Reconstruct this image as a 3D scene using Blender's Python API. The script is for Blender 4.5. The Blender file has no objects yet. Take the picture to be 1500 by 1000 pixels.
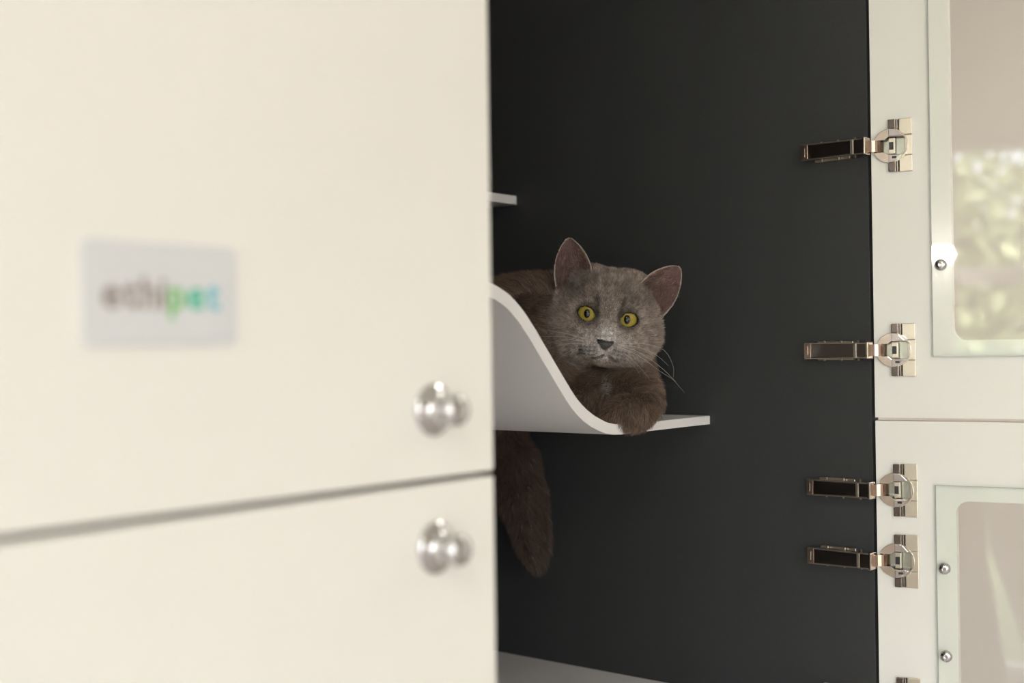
import bpy, bmesh, math
import numpy as np
from mathutils import Matrix, Vector

# ------------------------------------------------------------------ camera, light, exposure
scene = bpy.context.scene
COL = scene.collection
CAM_Z = 1.40                                   # lens height above the room floor
YAW, PITCH, ROLL = math.radians(38.894), math.radians(0.365), math.radians(-0.778)
F_ = Vector((math.cos(YAW)*math.cos(PITCH), math.sin(YAW)*math.cos(PITCH), math.sin(PITCH)))
R0 = Vector((math.sin(YAW), -math.cos(YAW), 0)); U0 = R0.cross(F_)
R_ = math.cos(ROLL)*R0 + math.sin(ROLL)*U0; U_ = math.cos(ROLL)*U0 - math.sin(ROLL)*R0
camd = bpy.data.cameras.new('camera'); cam = bpy.data.objects.new('camera', camd); COL.objects.link(cam)
camd.lens = 36*1800.5/1500; camd.sensor_width = 36; camd.clip_start = 0.02
cam.matrix_world = Matrix(((R_.x, U_.x, -F_.x, -1.2981), (R_.y, U_.y, -F_.y, -0.5410), (R_.z, U_.z, -F_.z, CAM_Z), (0, 0, 0, 1)))
camd.dof.use_dof = True; camd.dof.focus_distance = 1.37; camd.dof.aperture_fstop = 3.15
scene.camera = cam

world = bpy.data.worlds.new('sky'); scene.world = world; world.use_nodes = True
wn = world.node_tree.nodes; bgn = wn['Background']
sky = wn.new('ShaderNodeTexSky'); sky.sky_type = 'NISHITA'; sky.sun_disc = False
sky.sun_elevation = math.radians(48); sky.sun_rotation = math.radians(70); sky.air_density = 1.0; sky.dust_density = 4.0
hz = wn.new('ShaderNodeMix'); hz.data_type = 'RGBA'; hz.inputs[0].default_value = 0.75; hz.inputs[7].default_value = (1.0, 0.90, 0.96, 1)   # bright hazy sky
world.node_tree.links.new(sky.outputs[0], hz.inputs[6]); world.node_tree.links.new(hz.outputs[2], bgn.inputs[0]); bgn.inputs[1].default_value = 2.6

sun = bpy.data.objects.new('sun', bpy.data.lights.new('sun', 'SUN')); COL.objects.link(sun)
sun.data.energy = 3.4; sun.data.angle = math.radians(1); sun.data.color = (1, 0.95, 0.86)
sun.rotation_euler = Vector((-0.62, -0.30, -0.72)).to_track_quat('-Z', 'Y').to_euler()

ROOM = dict(u0=-3.8, u1=2.2, v0=-4.2, v1=0.76, z0=0.0, z1=2.75)
WIN_GARDEN = dict(v0=-4.0, v1=-0.47, z0=0.06, z1=2.22)        # glazed garden door in wall_left
WIN_FRONT = dict(u0=-3.4, u1=-2.2, z0=1.0, z1=2.2)             # window behind the photographer
def portal(name, loc, rot, sx, sy):
    l = bpy.data.lights.new(name, 'AREA'); l.shape = 'RECTANGLE'; l.size = sx; l.size_y = sy; l.cycles.is_portal = True
    o = bpy.data.objects.new(name, l); COL.objects.link(o); o.location = loc; o.rotation_euler = rot; return o
portal('garden_portal', (ROOM['u0']-0.16, (WIN_GARDEN['v0']+WIN_GARDEN['v1'])/2, (WIN_GARDEN['z0']+WIN_GARDEN['z1'])/2), (0, math.radians(-90), 0),
       WIN_GARDEN['z1']-WIN_GARDEN['z0'], WIN_GARDEN['v1']-WIN_GARDEN['v0'])
portal('front_portal', ((WIN_FRONT['u0']+WIN_FRONT['u1'])/2, ROOM['v0']-0.16, (WIN_FRONT['z0']+WIN_FRONT['z1'])/2), (math.radians(90), 0, 0),
       WIN_FRONT['u1']-WIN_FRONT['u0'], WIN_FRONT['z1']-WIN_FRONT['z0'])

vs = scene.view_settings
vs.view_transform = 'Standard'; vs.look = 'None'; vs.gamma = 1.0; vs.exposure = 1.29; vs.use_curve_mapping = False
scene.cycles.max_bounces = 10; scene.cycles.diffuse_bounces = 5; scene.cycles.transparent_max_bounces = 16
scene.cycles.use_denoising = True
FILL = 8.0                                      # radiance of the added ceiling fill lights

# ------------------------------------------------------------------ materials
MATS = {}
def mat(name, color, rough=0.5, metal=0.0, spec=0.5, bump=None, vary=None, coat=0.0, emit=None):
    m = bpy.data.materials.new(name); m.use_nodes = True; MATS[name] = m
    nt = m.node_tree; b = nt.nodes['Principled BSDF']
    b.inputs['Base Color'].default_value = (*color, 1); b.inputs['Roughness'].default_value = rough
    b.inputs['Metallic'].default_value = metal; b.inputs['Specular IOR Level'].default_value = spec
    b.inputs['Coat Weight'].default_value = coat; b.inputs['Coat Roughness'].default_value = 0.05
    tc = nt.nodes.new('ShaderNodeTexCoord')
    if vary:
        n = nt.nodes.new('ShaderNodeTexNoise'); n.inputs['Scale'].default_value = vary[0]; n.inputs['Detail'].default_value = 4
        mx = nt.nodes.new('ShaderNodeMix'); mx.data_type = 'RGBA'
        mx.inputs[6].default_value = (*[c*(1-vary[1]) for c in color], 1); mx.inputs[7].default_value = (*[min(1, c*(1+vary[1])) for c in color], 1)
        nt.links.new(tc.outputs['Object'], n.inputs['Vector']); nt.links.new(n.outputs['Fac'], mx.inputs[0]); nt.links.new(mx.outputs[2], b.inputs['Base Color'])
    if bump:
        n = nt.nodes.new('ShaderNodeTexNoise'); n.inputs['Scale'].default_value = bump[0]; n.inputs['Detail'].default_value = bump[3] if len(bump) > 3 else 2
        bp = nt.nodes.new('ShaderNodeBump'); bp.inputs['Strength'].default_value = bump[1]; bp.inputs['Distance'].default_value = bump[2]
        nt.links.new(tc.outputs['Object'], n.inputs['Vector']); nt.links.new(n.outputs['Fac'], bp.inputs['Height']); nt.links.new(bp.outputs[0], b.inputs['Normal'])
    if emit:
        b.inputs['Emission Color'].default_value = (*emit[0], 1); b.inputs['Emission Strength'].default_value = emit[1]
    return m
mat('door_paint', (0.87, 0.84, 0.79), 0.38, bump=(900, 0.04, 0.0004), spec=0.45)
mat('shelf_white', (0.90, 0.87, 0.86), 0.42, spec=0.45)
mat('dark_laminate', (0.037, 0.038, 0.039), 0.46, bump=(850, 0.8, 0.0008, 2), spec=0.5, vary=(300, 0.12))
mat('dark_edge', (0.012, 0.012, 0.012), 0.5)
mat('chrome', (0.64, 0.635, 0.64), 0.04, 1.0)
mat('nickel', (0.66, 0.60, 0.53), 0.12, 1.0)
mat('satin_nickel', (0.62, 0.55, 0.465), 0.32, 1.0)
mat('dark_nickel', (0.20, 0.175, 0.16), 0.10, 1.0)
mat('copper_nickel', (0.62, 0.46, 0.38), 0.25, 1.0)
mat('cup_steel', (0.42, 0.42, 0.37), 0.28, 1.0)
mat('black_plastic', (0.02, 0.018, 0.02), 0.35)
mat('wall_paint', (0.82, 0.765, 0.725), 0.85, vary=(3, 0.02))
mat('ceiling_paint', (0.86, 0.84, 0.80), 0.9)
mat('floor_wood', (0.56, 0.51, 0.465), 0.4, vary=(6, 0.15))
mat('window_white', (0.80, 0.79, 0.77), 0.4)
mat('curtain_cloth', (0.76, 0.72, 0.67), 0.9, bump=(400, 0.2, 0.001))
mat('fill_glow', (1, 1, 1), 0.5, emit=((1.0, 0.95, 0.89), FILL))
mat('glint_glow', (1, 1, 1), 0.5, emit=((1.0, 0.97, 0.92), 65.0))
mat('sign_plate', (0.70, 0.705, 0.72), 0.35)
mat('letter_taupe', (0.33, 0.27, 0.25), 0.5); mat('letter_green', (0.20, 0.52, 0.16), 0.5)
mat('letter_teal', (0.08, 0.52, 0.36), 0.5); mat('letter_blue', (0.16, 0.52, 0.62), 0.5)
mat('lawn', (0.22, 0.285, 0.14), 0.9, vary=(2, 0.3))
mat('bark', (0.10, 0.07, 0.05), 0.9, bump=(40, 0.5, 0.02))
def glass_mat(name, tint, ior=1.5):
    m = bpy.data.materials.new(name); m.use_nodes = True; MATS[name] = m; nt = m.node_tree; nt.nodes.clear()
    out = nt.nodes.new('ShaderNodeOutputMaterial'); mx = nt.nodes.new('ShaderNodeMixShader'); lw = nt.nodes.new('ShaderNodeLayerWeight'); lw.inputs[0].default_value = 0.5
    tr = nt.nodes.new('ShaderNodeBsdfTransparent'); gl = nt.nodes.new('ShaderNodeBsdfGlossy')
    tr.inputs[0].default_value = (*tint, 1); gl.inputs['Roughness'].default_value = 0.0; gl.inputs[0].default_value = (1, 1, 1, 1); 
    pw = nt.nodes.new('ShaderNodeMath'); pw.operation = 'POWER'; pw.inputs[1].default_value = 5.0
    fr = nt.nodes.new('ShaderNodeMath'); fr.operation = 'MULTIPLY_ADD'; r0 = ((ior-1)/(ior+1))**2; fr.inputs[1].default_value = 1-r0; fr.inputs[2].default_value = r0   # Schlick reflectance of one face
    nt.links.new(lw.outputs['Facing'], pw.inputs[0]); nt.links.new(pw.outputs[0], fr.inputs[0])
    nt.links.new(fr.outputs[0], mx.inputs[0]); nt.links.new(tr.outputs[0], mx.inputs[1]); nt.links.new(gl.outputs[0], mx.inputs[2]); nt.links.new(mx.outputs[0], out.inputs[0])
glass_mat('door_glass', (0.988, 0.998, 0.990)); glass_mat('window_glass', (0.985, 0.99, 0.985))
mat('glass_edge', (0.13, 0.18, 0.18), 0.25, spec=0.6)
def leaf_mat():
    m = mat('leaf_green', (0.16, 0.30, 0.05), 0.5); nt = m.node_tree; b = nt.nodes['Principled BSDF']
    b.inputs['Subsurface Weight'].default_value = 0.0
    at = nt.nodes.new('ShaderNodeAttribute'); at.attribute_name = 'leaf_tone'
    rp = nt.nodes.new('ShaderNodeValToRGB'); rp.color_ramp.elements[0].color = (0.17, 0.24, 0.10, 1); rp.color_ramp.elements[1].color = (0.52, 0.60, 0.34, 1)
    nt.links.new(at.outputs['Fac'], rp.inputs[0]); nt.links.new(rp.outputs[0], b.inputs['Base Color'])
leaf_mat()

# ------------------------------------------------------------------ helpers
def link(name, me, material, parent=None, loc=None, rotz=None):
    o = bpy.data.objects.new(name, me); COL.objects.link(o)
    if material is not None and len(me.materials) == 0:
        for mm in (material if isinstance(material, (list, tuple)) else [material]): me.materials.append(MATS[mm])
    if parent: o.parent = parent
    if loc is not None: o.location = loc
    if rotz is not None: o.rotation_euler = (0, 0, rotz)
    return o
def from_bm(name, bm, material, parent=None, smooth=False, bevel=0.0, **k):
    bmesh.ops.recalc_face_normals(bm, faces=bm.faces[:])
    if bevel:
        es = [e for e in bm.edges if len(e.link_faces) == 2 and e.calc_face_angle(0) > 0.7]
        bmesh.ops.bevel(bm, geom=es, offset=bevel, segments=2, profile=0.6, affect='EDGES', clamp_overlap=True)
    me = bpy.data.meshes.new(name); bm.to_mesh(me); bm.free()
    if smooth:
        for p in me.polygons: p.use_smooth = True
        try: me.set_sharp_from_angle(angle=math.radians(38))
        except Exception: pass
    return link(name, me, material, parent, **k)
def add_box(bm, x0, x1, y0, y1, z0, z1):
    vs_ = [bm.verts.new((x, y, z)) for x in (x0, x1) for y in (y0, y1) for z in (z0, z1)]
    for f in ((0, 1, 3, 2), (4, 6, 7, 5), (0, 4, 5, 1), (2, 3, 7, 6), (0, 2, 6, 4), (1, 5, 7, 3)): bm.faces.new([vs_[i] for i in f])
def box(name, x0, x1, y0, y1, z0, z1, material, parent=None, bevel=0.0, **k):
    bm = bmesh.new(); add_box(bm, x0, x1, y0, y1, z0, z1); return from_bm(name, bm, material, parent, bevel=bevel, **k)
def prism_xz(bm, pts, y0, y1):
    a = [bm.verts.new((x, y0, z)) for x, z in pts]; b = [bm.verts.new((x, y1, z)) for x, z in pts]; n = len(pts)
    bm.faces.new(a); bm.faces.new(b[::-1])
    for i in range(n): bm.faces.new([a[i], b[i], b[(i+1) % n], a[(i+1) % n]])
def lathe(bm, prof, seg=40, axis='y'):
    rings = []
    for r, h in prof:
        if r < 1e-6: rings.append([bm.verts.new((0, h, 0))])
        else: rings.append([bm.verts.new((r*math.cos(2*math.pi*i/seg), h, r*math.sin(2*math.pi*i/seg))) for i in range(seg)])
    for a, b in zip(rings, rings[1:]):
        for i in range(seg):
            j = (i+1) % seg
            if len(a) == 1 and len(b) == 1: continue
            if len(a) == 1: bm.faces.new([a[0], b[i], b[j]])
            elif len(b) == 1: bm.faces.new([a[i], b[0], a[j]])
            else: bm.faces.new([a[i], b[i], b[j], a[j]])
def tube(bm, pts, rads, seg=6):
    pts = [Vector(p) for p in pts]; rings = []
    for i, p in enumerate(pts):
        t = (pts[min(i+1, len(pts)-1)] - pts[max(i-1, 0)]).normalized()
        a = t.orthogonal().normalized(); b = t.cross(a)
        if rings:
            a = (la - t*la.dot(t)).normalized(); b = t.cross(a)
        la = a
        rings.append([bm.verts.new(p + rads[i]*(math.cos(2*math.pi*k/seg)*a + math.sin(2*math.pi*k/seg)*b)) for k in range(seg)])
    for a, b in zip(rings, rings[1:]):
        for k in range(seg): bm.faces.new([a[k], a[(k+1) % seg], b[(k+1) % seg], b[k]])
    bm.faces.new(rings[0][::-1]); bm.faces.new(rings[-1])
def rrect(x0, x1, z0, z1, r, n=8):
    out = []
    for cx, cz, a0 in ((x1-r, z1-r, 0), (x0+r, z1-r, 90), (x0+r, z0+r, 180), (x1-r, z0+r, 270)):
        for i in range(n+1):
            a = math.radians(a0+90*i/n); out.append((cx+r*math.cos(a), cz+r*math.sin(a)))
    return out
def circ(cx, cz, r, n=32): return [(cx+r*math.cos(2*math.pi*i/n), cz+r*math.sin(2*math.pi*i/n)) for i in range(n)]
def holed_slab(bm, outer, holes, y0, y1):
    b2 = bmesh.new(); edges = []
    for lp in [outer]+holes:
        vv = [b2.verts.new((x, y0, z)) for x, z in lp]
        edges += [b2.edges.new((vv[i], vv[(i+1) % len(vv)])) for i in range(len(vv))]
    bmesh.ops.triangle_fill(b2, use_beauty=True, use_dissolve=False, edges=edges)
    r = bmesh.ops.extrude_face_region(b2, geom=b2.faces[:]+b2.edges[:]+b2.verts[:])
    for v in [g for g in r['geom'] if isinstance(g, bmesh.types.BMVert)]: v.co.y = y1
    me = bpy.data.meshes.new('tmp'); b2.to_mesh(me); b2.free(); bm.from_mesh(me); bpy.data.meshes.remove(me)
def empty(name, loc=(0, 0, 0), rotz=0.0, parent=None):
    o = bpy.data.objects.new(name, None); COL.objects.link(o); o.location = loc; o.rotation_euler = (0, 0, rotz); o.empty_display_size = 0.05
    if parent: o.parent = parent
    return o
def tag(o, label=None, category=None, group=None, kind=None):
    for k, v in (('label', label), ('category', category), ('group', group), ('kind', kind)):
        if v: o[k] = v
    return o
def struct(o, label): return tag(o, label, kind='structure')
def Z(z): return CAM_Z + z
rng = np.random.default_rng(7)

# ------------------------------------------------------------------ the room
T = 0.12; q = ROOM
struct(box('floor', q['u0']-T, q['u1']+T, q['v0']-T, q['v1']+T, -T, 0, 'floor_wood'), 'pale wooden room floor')
struct(box('ceiling', q['u0']-T, q['u1']+T, q['v0']-T, q['v1']+T, q['z1'], q['z1']+T, 'ceiling_paint'), 'plain off-white room ceiling')
struct(box('wall_right', q['u1'], q['u1']+T, q['v0']-T, q['v1']+T, 0, q['z1'], 'wall_paint'), 'beige wall seen through the glass of the open doors')
struct(box('wall_back', q['u0']-T, q['u1'], q['v1'], q['v1']+T, 0, q['z1'], 'wall_paint'), 'beige wall behind the white cabinet')
def wall_with_hole(name, along, pos0, pos1, a0, a1, h, label):
    bm = bmesh.new()
    outer = [(a0, 0), (a1, 0), (a1, q['z1']), (a0, q['z1'])]
    holed_slab(bm, outer, [[(h[0], h[2]), (h[1], h[2]), (h[1], h[3]), (h[0], h[3])]], pos0, pos1)
    if along == 'v':
        for v in bm.verts: v.co = Vector((v.co.y, v.co.x, v.co.z))
    return struct(from_bm(name, bm, 'wall_paint'), label)
g = WIN_GARDEN; w = WIN_FRONT
wall_with_hole('wall_left', 'v', q['u0']-T, q['u0'], q['v0'], q['v1'], (g['v0'], g['v1'], g['z0'], g['z1']), 'beige wall with the glazed garden door')
wall_with_hole('wall_front', 'u', q['v0']-T, q['v0'], q['u0']-T, q['u1'], (w['u0'], w['u1'], w['z0'], w['z1']), 'beige wall with the wide window facing the cabinet')
# glazed garden door: frame, transom and panes
win = struct(empty('window_1', (q['u0']-0.06, 0, 0)), 'white framed garden door with a glazing bar')
b = 0.05
box('window_frame', -.03, .03, g['v0'], g['v1'], g['z1']-b, g['z1'], 'window_white', win)
box('window_frame', -.03, .03, g['v0'], g['v1'], g['z0'], g['z0']+b, 'window_white', win)
box('window_frame', -.03, .03, g['v0'], g['v0']+b, g['z0']+b, g['z1']-b, 'window_white', win)
box('window_frame', -.03, .03, g['v1']-b*.4, g['v1'], g['z0']+b, g['z1']-b, 'window_white', win)
BARS = [g['v0']+b] + [-2.82, -1.64] + [g['v1']-b*.4]
for k in (1, 2): box('glazing_bar', -.025, .025, BARS[k]-.03, BARS[k]+.03, g['z0']+b, g['z1']-b, 'window_white', win)
for k in range(3):
    a0 = BARS[k] + (.03 if k else 0); a1 = BARS[k+1] - (.03 if k < 2 else 0)
    box('glazing_bar', -.02, .02, a0, a1, Z(.235), Z(.305), 'window_white', win)
    for c0, c1 in ((g['z0']+b, Z(.235)), (Z(.305), g['z1']-b)): box('pane', -.003, .003, a0, a1, c0, c1, 'window_glass', win)
win2 = struct(empty('window_2', (0, q['v0']-0.06, 0)), 'wide white framed window facing the cabinet')
box('window_frame', w['u0'], w['u1'], -.03, .03, w['z1']-b, w['z1'], 'window_white', win2)
box('window_frame', w['u0'], w['u1'], -.03, .03, w['z0'], w['z0']+b, 'window_white', win2)
nb = 2
for i in range(nb+1):
    c = w['u0'] + (w['u1']-w['u0']-b)*i/nb; box('window_frame', c, c+b, -.03, .03, w['z0']+b, w['z1']-b, 'window_white', win2)
    if i < nb: box('pane', c+b, c+(w['u1']-w['u0']-b)/nb, -.003, .003, w['z0']+b, w['z1']-b, 'window_glass', win2)

# ------------------------------------------------------------------ the cabinet
W_DOOR = 0.672; SEAM_T, SEAM_B = -0.0800, -0.0836; UL = -1.360
cab = tag(empty('cabinet', (0, 0, 0)), 'tall cream-white cat cabinet with dark grey interior and hinged doors', 'cabinet')
TOP = Z(0.62); FLOORP = Z(-0.4136)
sp = box('side_panel', 0, .018, 0, .72, 0, TOP, 'dark_laminate', cab, bevel=.0005); sp['label'] = 'dark grey grained side wall inside the cabinet'
box('side_panel', UL-.018, UL, 0, .72, 0, TOP, 'shelf_white', cab, bevel=.0012)
box('back_panel', UL, 0, .702, .72, .08, TOP-.018, 'dark_laminate', cab)
box('top_panel', UL, 0, 0, .72, TOP-.018, TOP, 'door_paint', cab)
fp = box('bottom_panel', UL, 0, .003, .702, FLOORP-.019, FLOORP, 'shelf_white', cab); fp['label'] = 'white cabinet floor board'
box('base_panel', UL, 0, .003, .702, .08, .098, 'shelf_white', cab)
box('plinth', UL, 0, .03, .048, 0, .08, 'dark_laminate', cab)
ROWS = ((SEAM_T, 0.617), (-0.449, SEAM_B), (-1.31, -0.4526))

def knob(u, z, parent):
    bm = bmesh.new()
    lathe(bm, [(0, 0), (.0160, 0), (.0166, -.0010), (.0165, -.0024), (.0152, -.0036), (.0120, -.0046), (.0092, -.0058), (.0078, -.0080), (.0072, -.0110), (.0074, -.0136),
               (.0086, -.0154), (.0098, -.0172), (.0103, -.0194), (.0100, -.0216), (.0086, -.0234), (.0058, -.0245), (.0028, -.0249), (0, -.0250)])
    o = from_bm('knob', bm, 'chrome', parent, smooth=True, loc=(u, -.019, z)); o['label'] = 'round chrome knob'
    return o
for i, (z0, z1) in enumerate(ROWS):                                    # closed doors
    d = box('door', UL+.0015, -W_DOOR, -.019, -.0005, Z(z0), Z(z1), 'door_paint', cab, bevel=.0014)
    d['label'] = ('closed cream upper door carrying the sign', 'closed cream lower door', 'closed cream base door')[i]
    if i == 0: knob(-.7315, Z(-.0371), d)
    if i == 1: knob(-.7307, Z(-.1232), d)
    if i == 2: knob(-.7307, Z(-.50), d)
box('door', -W_DOOR+.003, .018, -.019, -.0005, Z(ROWS[2][0]), Z(ROWS[2][1]), 'door_paint', cab, bevel=.0014)

# open doors: local x runs from the hinge edge outwards, local y is away from the room side that faces the camera
DOOR_ROT = math.atan2(-0.97647, 0.21565)
HZ = [0.2159, -0.0064, -0.1586, -0.2352, -0.3900]; HX = 0.0243
def open_door(z0, z1, op, glass, screws, hz, label):
    d = empty('door', (0, 0, CAM_Z), DOOR_ROT, cab); d['label'] = label
    a0, a1 = .0035, W_DOOR-.004
    bm = bmesh.new(); hole = rrect(op[0], op[1], op[2], op[3], .0135)
    outer = [(a0, z0), (a1, z0), (a1, z1), (a0, z1)]
    holed_slab(bm, outer, [hole]+[circ(HX, h, .0174) for h in hz], 0.0, .0165)
    holed_slab(bm, outer, [hole], .0165, .019)
    from_bm('door_panel', bm, 'door_paint', d)
    bm = bmesh.new(); add_box(bm, glass[0], glass[1], -.0042, -.0002, glass[2], glass[3])
    gl = from_bm('glass_pane', bm, ['door_glass', 'glass_edge'], d)
    for p in gl.data.polygons: p.material_index = 0 if abs(p.normal.y) > .5 else 1
    gl['label'] = 'clear glass pane screwed over the opening'
    for sx, sz in screws:
        bm = bmesh.new()
        lathe(bm, [(0, -.0002), (.0064, -.0002), (.0064, -.0009), (.0060, -.0022), (.0048, -.0036), (.0032, -.0043), (.0021, -.0044), (.0020, -.0022), (0, -.0020)], 28)
        s = from_bm('screw', bm, 'chrome', d, smooth=True, loc=(sx, -.0042, sz)); s['label'] = 'round-headed steel screw'
    return d
A1 = W_DOOR-.0655
open_door(SEAM_T, 0.617, (.0857, A1-.020, .0032, .535), (.0655, A1, -.0139, .552),
          [(.0748, .0841), (A1-.0093, .0841), (.0748, .455), (A1-.0093, .455)], HZ[:2]+[.50], 'open upper door seen from inside, with a glass pane')
open_door(-0.449, SEAM_B, (.0862, A1-.020, -.405, -.1680), (.0657, A1, -.422, -.1518),
          [(.0739, -.2400), (A1-.0093, -.2400), (.0743, -.3333), (A1-.0093, -.3333)], HZ[2:], 'open lower door seen from inside, with a glass pane')

# concealed hinges
ca, sa = math.cos(DOOR_ROT), math.sin(DOOR_ROT)
HP = Vector((HX*ca, HX*sa, 0))
def w2h(u, v): d = Vector((u, v, 0)) - HP; return (d.x*ca + d.y*sa, -d.x*sa + d.y*ca)
def wall_box(bm, u0, u1, v0, v1, z0, z1, z0b=None, z1b=None):
    """box in cabinet axes, written in hinge axes; z may taper from v0 to v1"""
    z0b = z0 if z0b is None else z0b; z1b = z1 if z1b is None else z1b
    vs_ = []
    for u in (u0, u1):
        for v in (v0, v1):
            x, y = w2h(u, v)
            for z in ((z0, z1) if v == v0 else (z0b, z1b)): vs_.append(bm.verts.new((x, y, z)))
    for f in ((0, 1, 3, 2), (4, 6, 7, 5), (0, 4, 5, 1), (2, 3, 7, 6), (0, 2, 6, 4), (1, 5, 7, 3)): bm.faces.new([vs_[i] for i in f])
def build_hinge():
    P = []
    def part(name, bm, m, smooth=False, bevel=0.0):
        o = from_bm(name, bm, m, None, smooth, bevel); P.append(o); return o
    # flange of the cup with its chamfered recess
    rec = [(-.0125, -.0066), (-.0062, -.0066), (-.0020, -.0098), (.0135, -.0098), (.0172, -.0062), (.0172, .0062), (.0135, .0098), (-.0020, .0098), (-.0062, .0066), (-.0125, .0066)]
    bm = bmesh.new(); holed_slab(bm, circ(0, 0, .0187, 56), [rec], -.0030, -.0002); part('cup_flange', bm, 'nickel', bevel=.0004)
    bm = bmesh.new()
    a = [bm.verts.new((x*.995, -.0020, z*.995)) for x, z in rec]; c = [bm.verts.new((x*.93+.0003, .0085, z*.93)) for x, z in rec]
    for i in range(len(rec)): bm.faces.new([a[i], a[(i+1) % len(rec)], c[(i+1) % len(rec)], c[i]])
    bm.faces.new(c[::-1]); o = part('cup', bm, ['dark_nickel', 'cup_steel']); o.data.polygons[len(rec)].material_index = 1
    # wing plate in three fields
    for z0, z1, t, xl in ((.0112, .0288, .0026, .0092), (-.0108, .0108, .0018, .0150), (-.0288, -.0112, .0026, .0092)):
        bm = bmesh.new(); add_box(bm, xl, .0229, -t, -.0002, z0, z1); part('wing_plate', bm, 'satin_nickel', bevel=.0006)
    for s in (1, -1):
        z0, z1 = sorted((s*.0186, s*.0284))
        bm = bmesh.new(); add_box(bm, -.0020, .0052, -.0046, -.0002, z0, z1); part('clamp_block', bm, 'dark_nickel', bevel=.0007)
        z0, z1 = sorted((s*.0155, s*.0284))
        bm = bmesh.new(); add_box(bm, .0052, .0060, -.0050, -.0002, z0, z1); part('clamp_lip', bm, 'nickel')
        bm = bmesh.new(); add_box(bm, .0062, .0090, -.0012, -.0002, z0, z1); part('slot', bm, 'black_plastic')
        bm = bmesh.new(); add_box(bm, .0071, .0079, -.0034, -.0012, z0, z1); part('slot_rib', bm, 'nickel')
    # stepped rim plates lying over the flange
    for s in (1, -1):
        pts = [(-.0016, s*.0104), (.0122, s*.0104), (.0060, s*.0166), (.0030, s*.0180), (-.0016, s*.0184)]
        bm = bmesh.new(); prism_xz(bm, pts, -.0048, -.0029); part('rim_plate', bm, 'chrome', bevel=.0005)
    bm = bmesh.new(); add_box(bm, .0022, .0068, -.0052, -.0047, -.0142, -.0118); part('damper_switch', bm, 'black_plastic')
    # inner bracket and damper
    bm = bmesh.new(); add_box(bm, -.0018, .0046, -.0012, .0040, -.0086, .0086); part('bracket', bm, 'satin_nickel', bevel=.0005)
    bm = bmesh.new(); add_box(bm, -.0012, .0032, -.0017, -.0011, -.0042, .0042); part('damper', bm, 'black_plastic', bevel=.0002)
    # bent link strap from the arm into the cup
    x0, y0 = w2h(-.0165, -.0040); path = [(x0, y0), (-.0185, -.0098), (-.0150, -.0086), (-.0128, -.0066), (-.0106, -.0030), (-.0086, .0040)]
    bm = bmesh.new(); n = len(path); off = []
    for i, (x, y) in enumerate(path):
        xa, ya = path[max(i-1, 0)]; xb, yb = path[min(i+1, n-1)]; l = math.hypot(xb-xa, yb-ya); off.append((x-(yb-ya)/l*.0016, y+(xb-xa)/l*.0016))
    L = [[bm.verts.new((x, y, z)) for x, y in pp] for pp in (path, off) for z in (-.0062, .0062)]
    for i in range(n-1):
        for a_, b_ in ((0, 1), (1, 3), (3, 2), (2, 0)): bm.faces.new([L[a_][i], L[a_][i+1], L[b_][i+1], L[b_][i]])
    for e in (0, -1): bm.faces.new([L[k][e] for k in (0, 1, 3, 2)])
    part('link_strap', bm, 'copper_nickel')
    bm = bmesh.new(); wall_box(bm, -.0205, -.0060, -.0052, -.0020, -.0094, .0094); part('pivot', bm, 'nickel', bevel=.0010)
    # arm: channel, cover, clip and mounting plate on the side wall
    bm = bmesh.new(); wall_box(bm, -.0165, -.0050, -.0022, .0700, -.0086, .0086, -.0092, .0092); part('hinge_arm', bm, 'nickel', bevel=.0008)
    for s in (1, -1):
        z0, z1 = sorted((s*.0072, s*.0086)); z0b, z1b = sorted((s*.0078, s*.0093))
        bm = bmesh.new(); wall_box(bm, -.0186, -.0160, -.0022, .0700, z0, z1, z0b, z1b); part('arm_rail', bm, 'nickel', bevel=.0003)
    bm = bmesh.new(); wall_box(bm, -.0183, -.0160, .0120, .0620, -.0071, .0071, -.0077, .0077); part('arm_cover', bm, 'dark_nickel', bevel=.0004)
    bm = bmesh.new(); wall_box(bm, -.0190, -.0160, .0088, .0120, -.0078, .0078); part('clip', bm, 'satin_nickel', bevel=.0005)
    bm = bmesh.new(); wall_box(bm, -.0180, -.0160, -.0020, .0088, -.0071, .0071); part('knuckle_plate', bm, 'dark_nickel', bevel=.0003)
    bm = bmesh.new(); wall_box(bm, -.0192, -.0160, .0622, .0704, -.0080, .0080); part('end_clip', bm, 'copper_nickel', bevel=.0005)
    bm = bmesh.new(); wall_box(bm, -.0197, -.0191, .0655, .0672, -.0048, .0048); part('release_tab', bm, 'chrome')
    bm = bmesh.new(); wall_box(bm, -.0060, -.0002, .0180, .0600, -.0105, .0105); part('mounting_plate', bm, 'satin_nickel', bevel=.0008)
    for v in (.050, .030, .010):
        bm = bmesh.new(); wall_box(bm, -.0105, -.0085, v-.0008, v+.0008, -.0112, .0112); part('pin', bm, 'satin_nickel')
    return P
hparts = build_hinge()
for i, z in enumerate(HZ+[.50]):
    h = empty('hinge', (HP.x, HP.y, Z(z)), DOOR_ROT, cab)
    h['label'] = 'nickel concealed cabinet hinge with its arm on the dark wall'
    for o in hparts:
        c = o if i == 0 else o.copy()
        if i: COL.objects.link(c)
        c.parent = h

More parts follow.
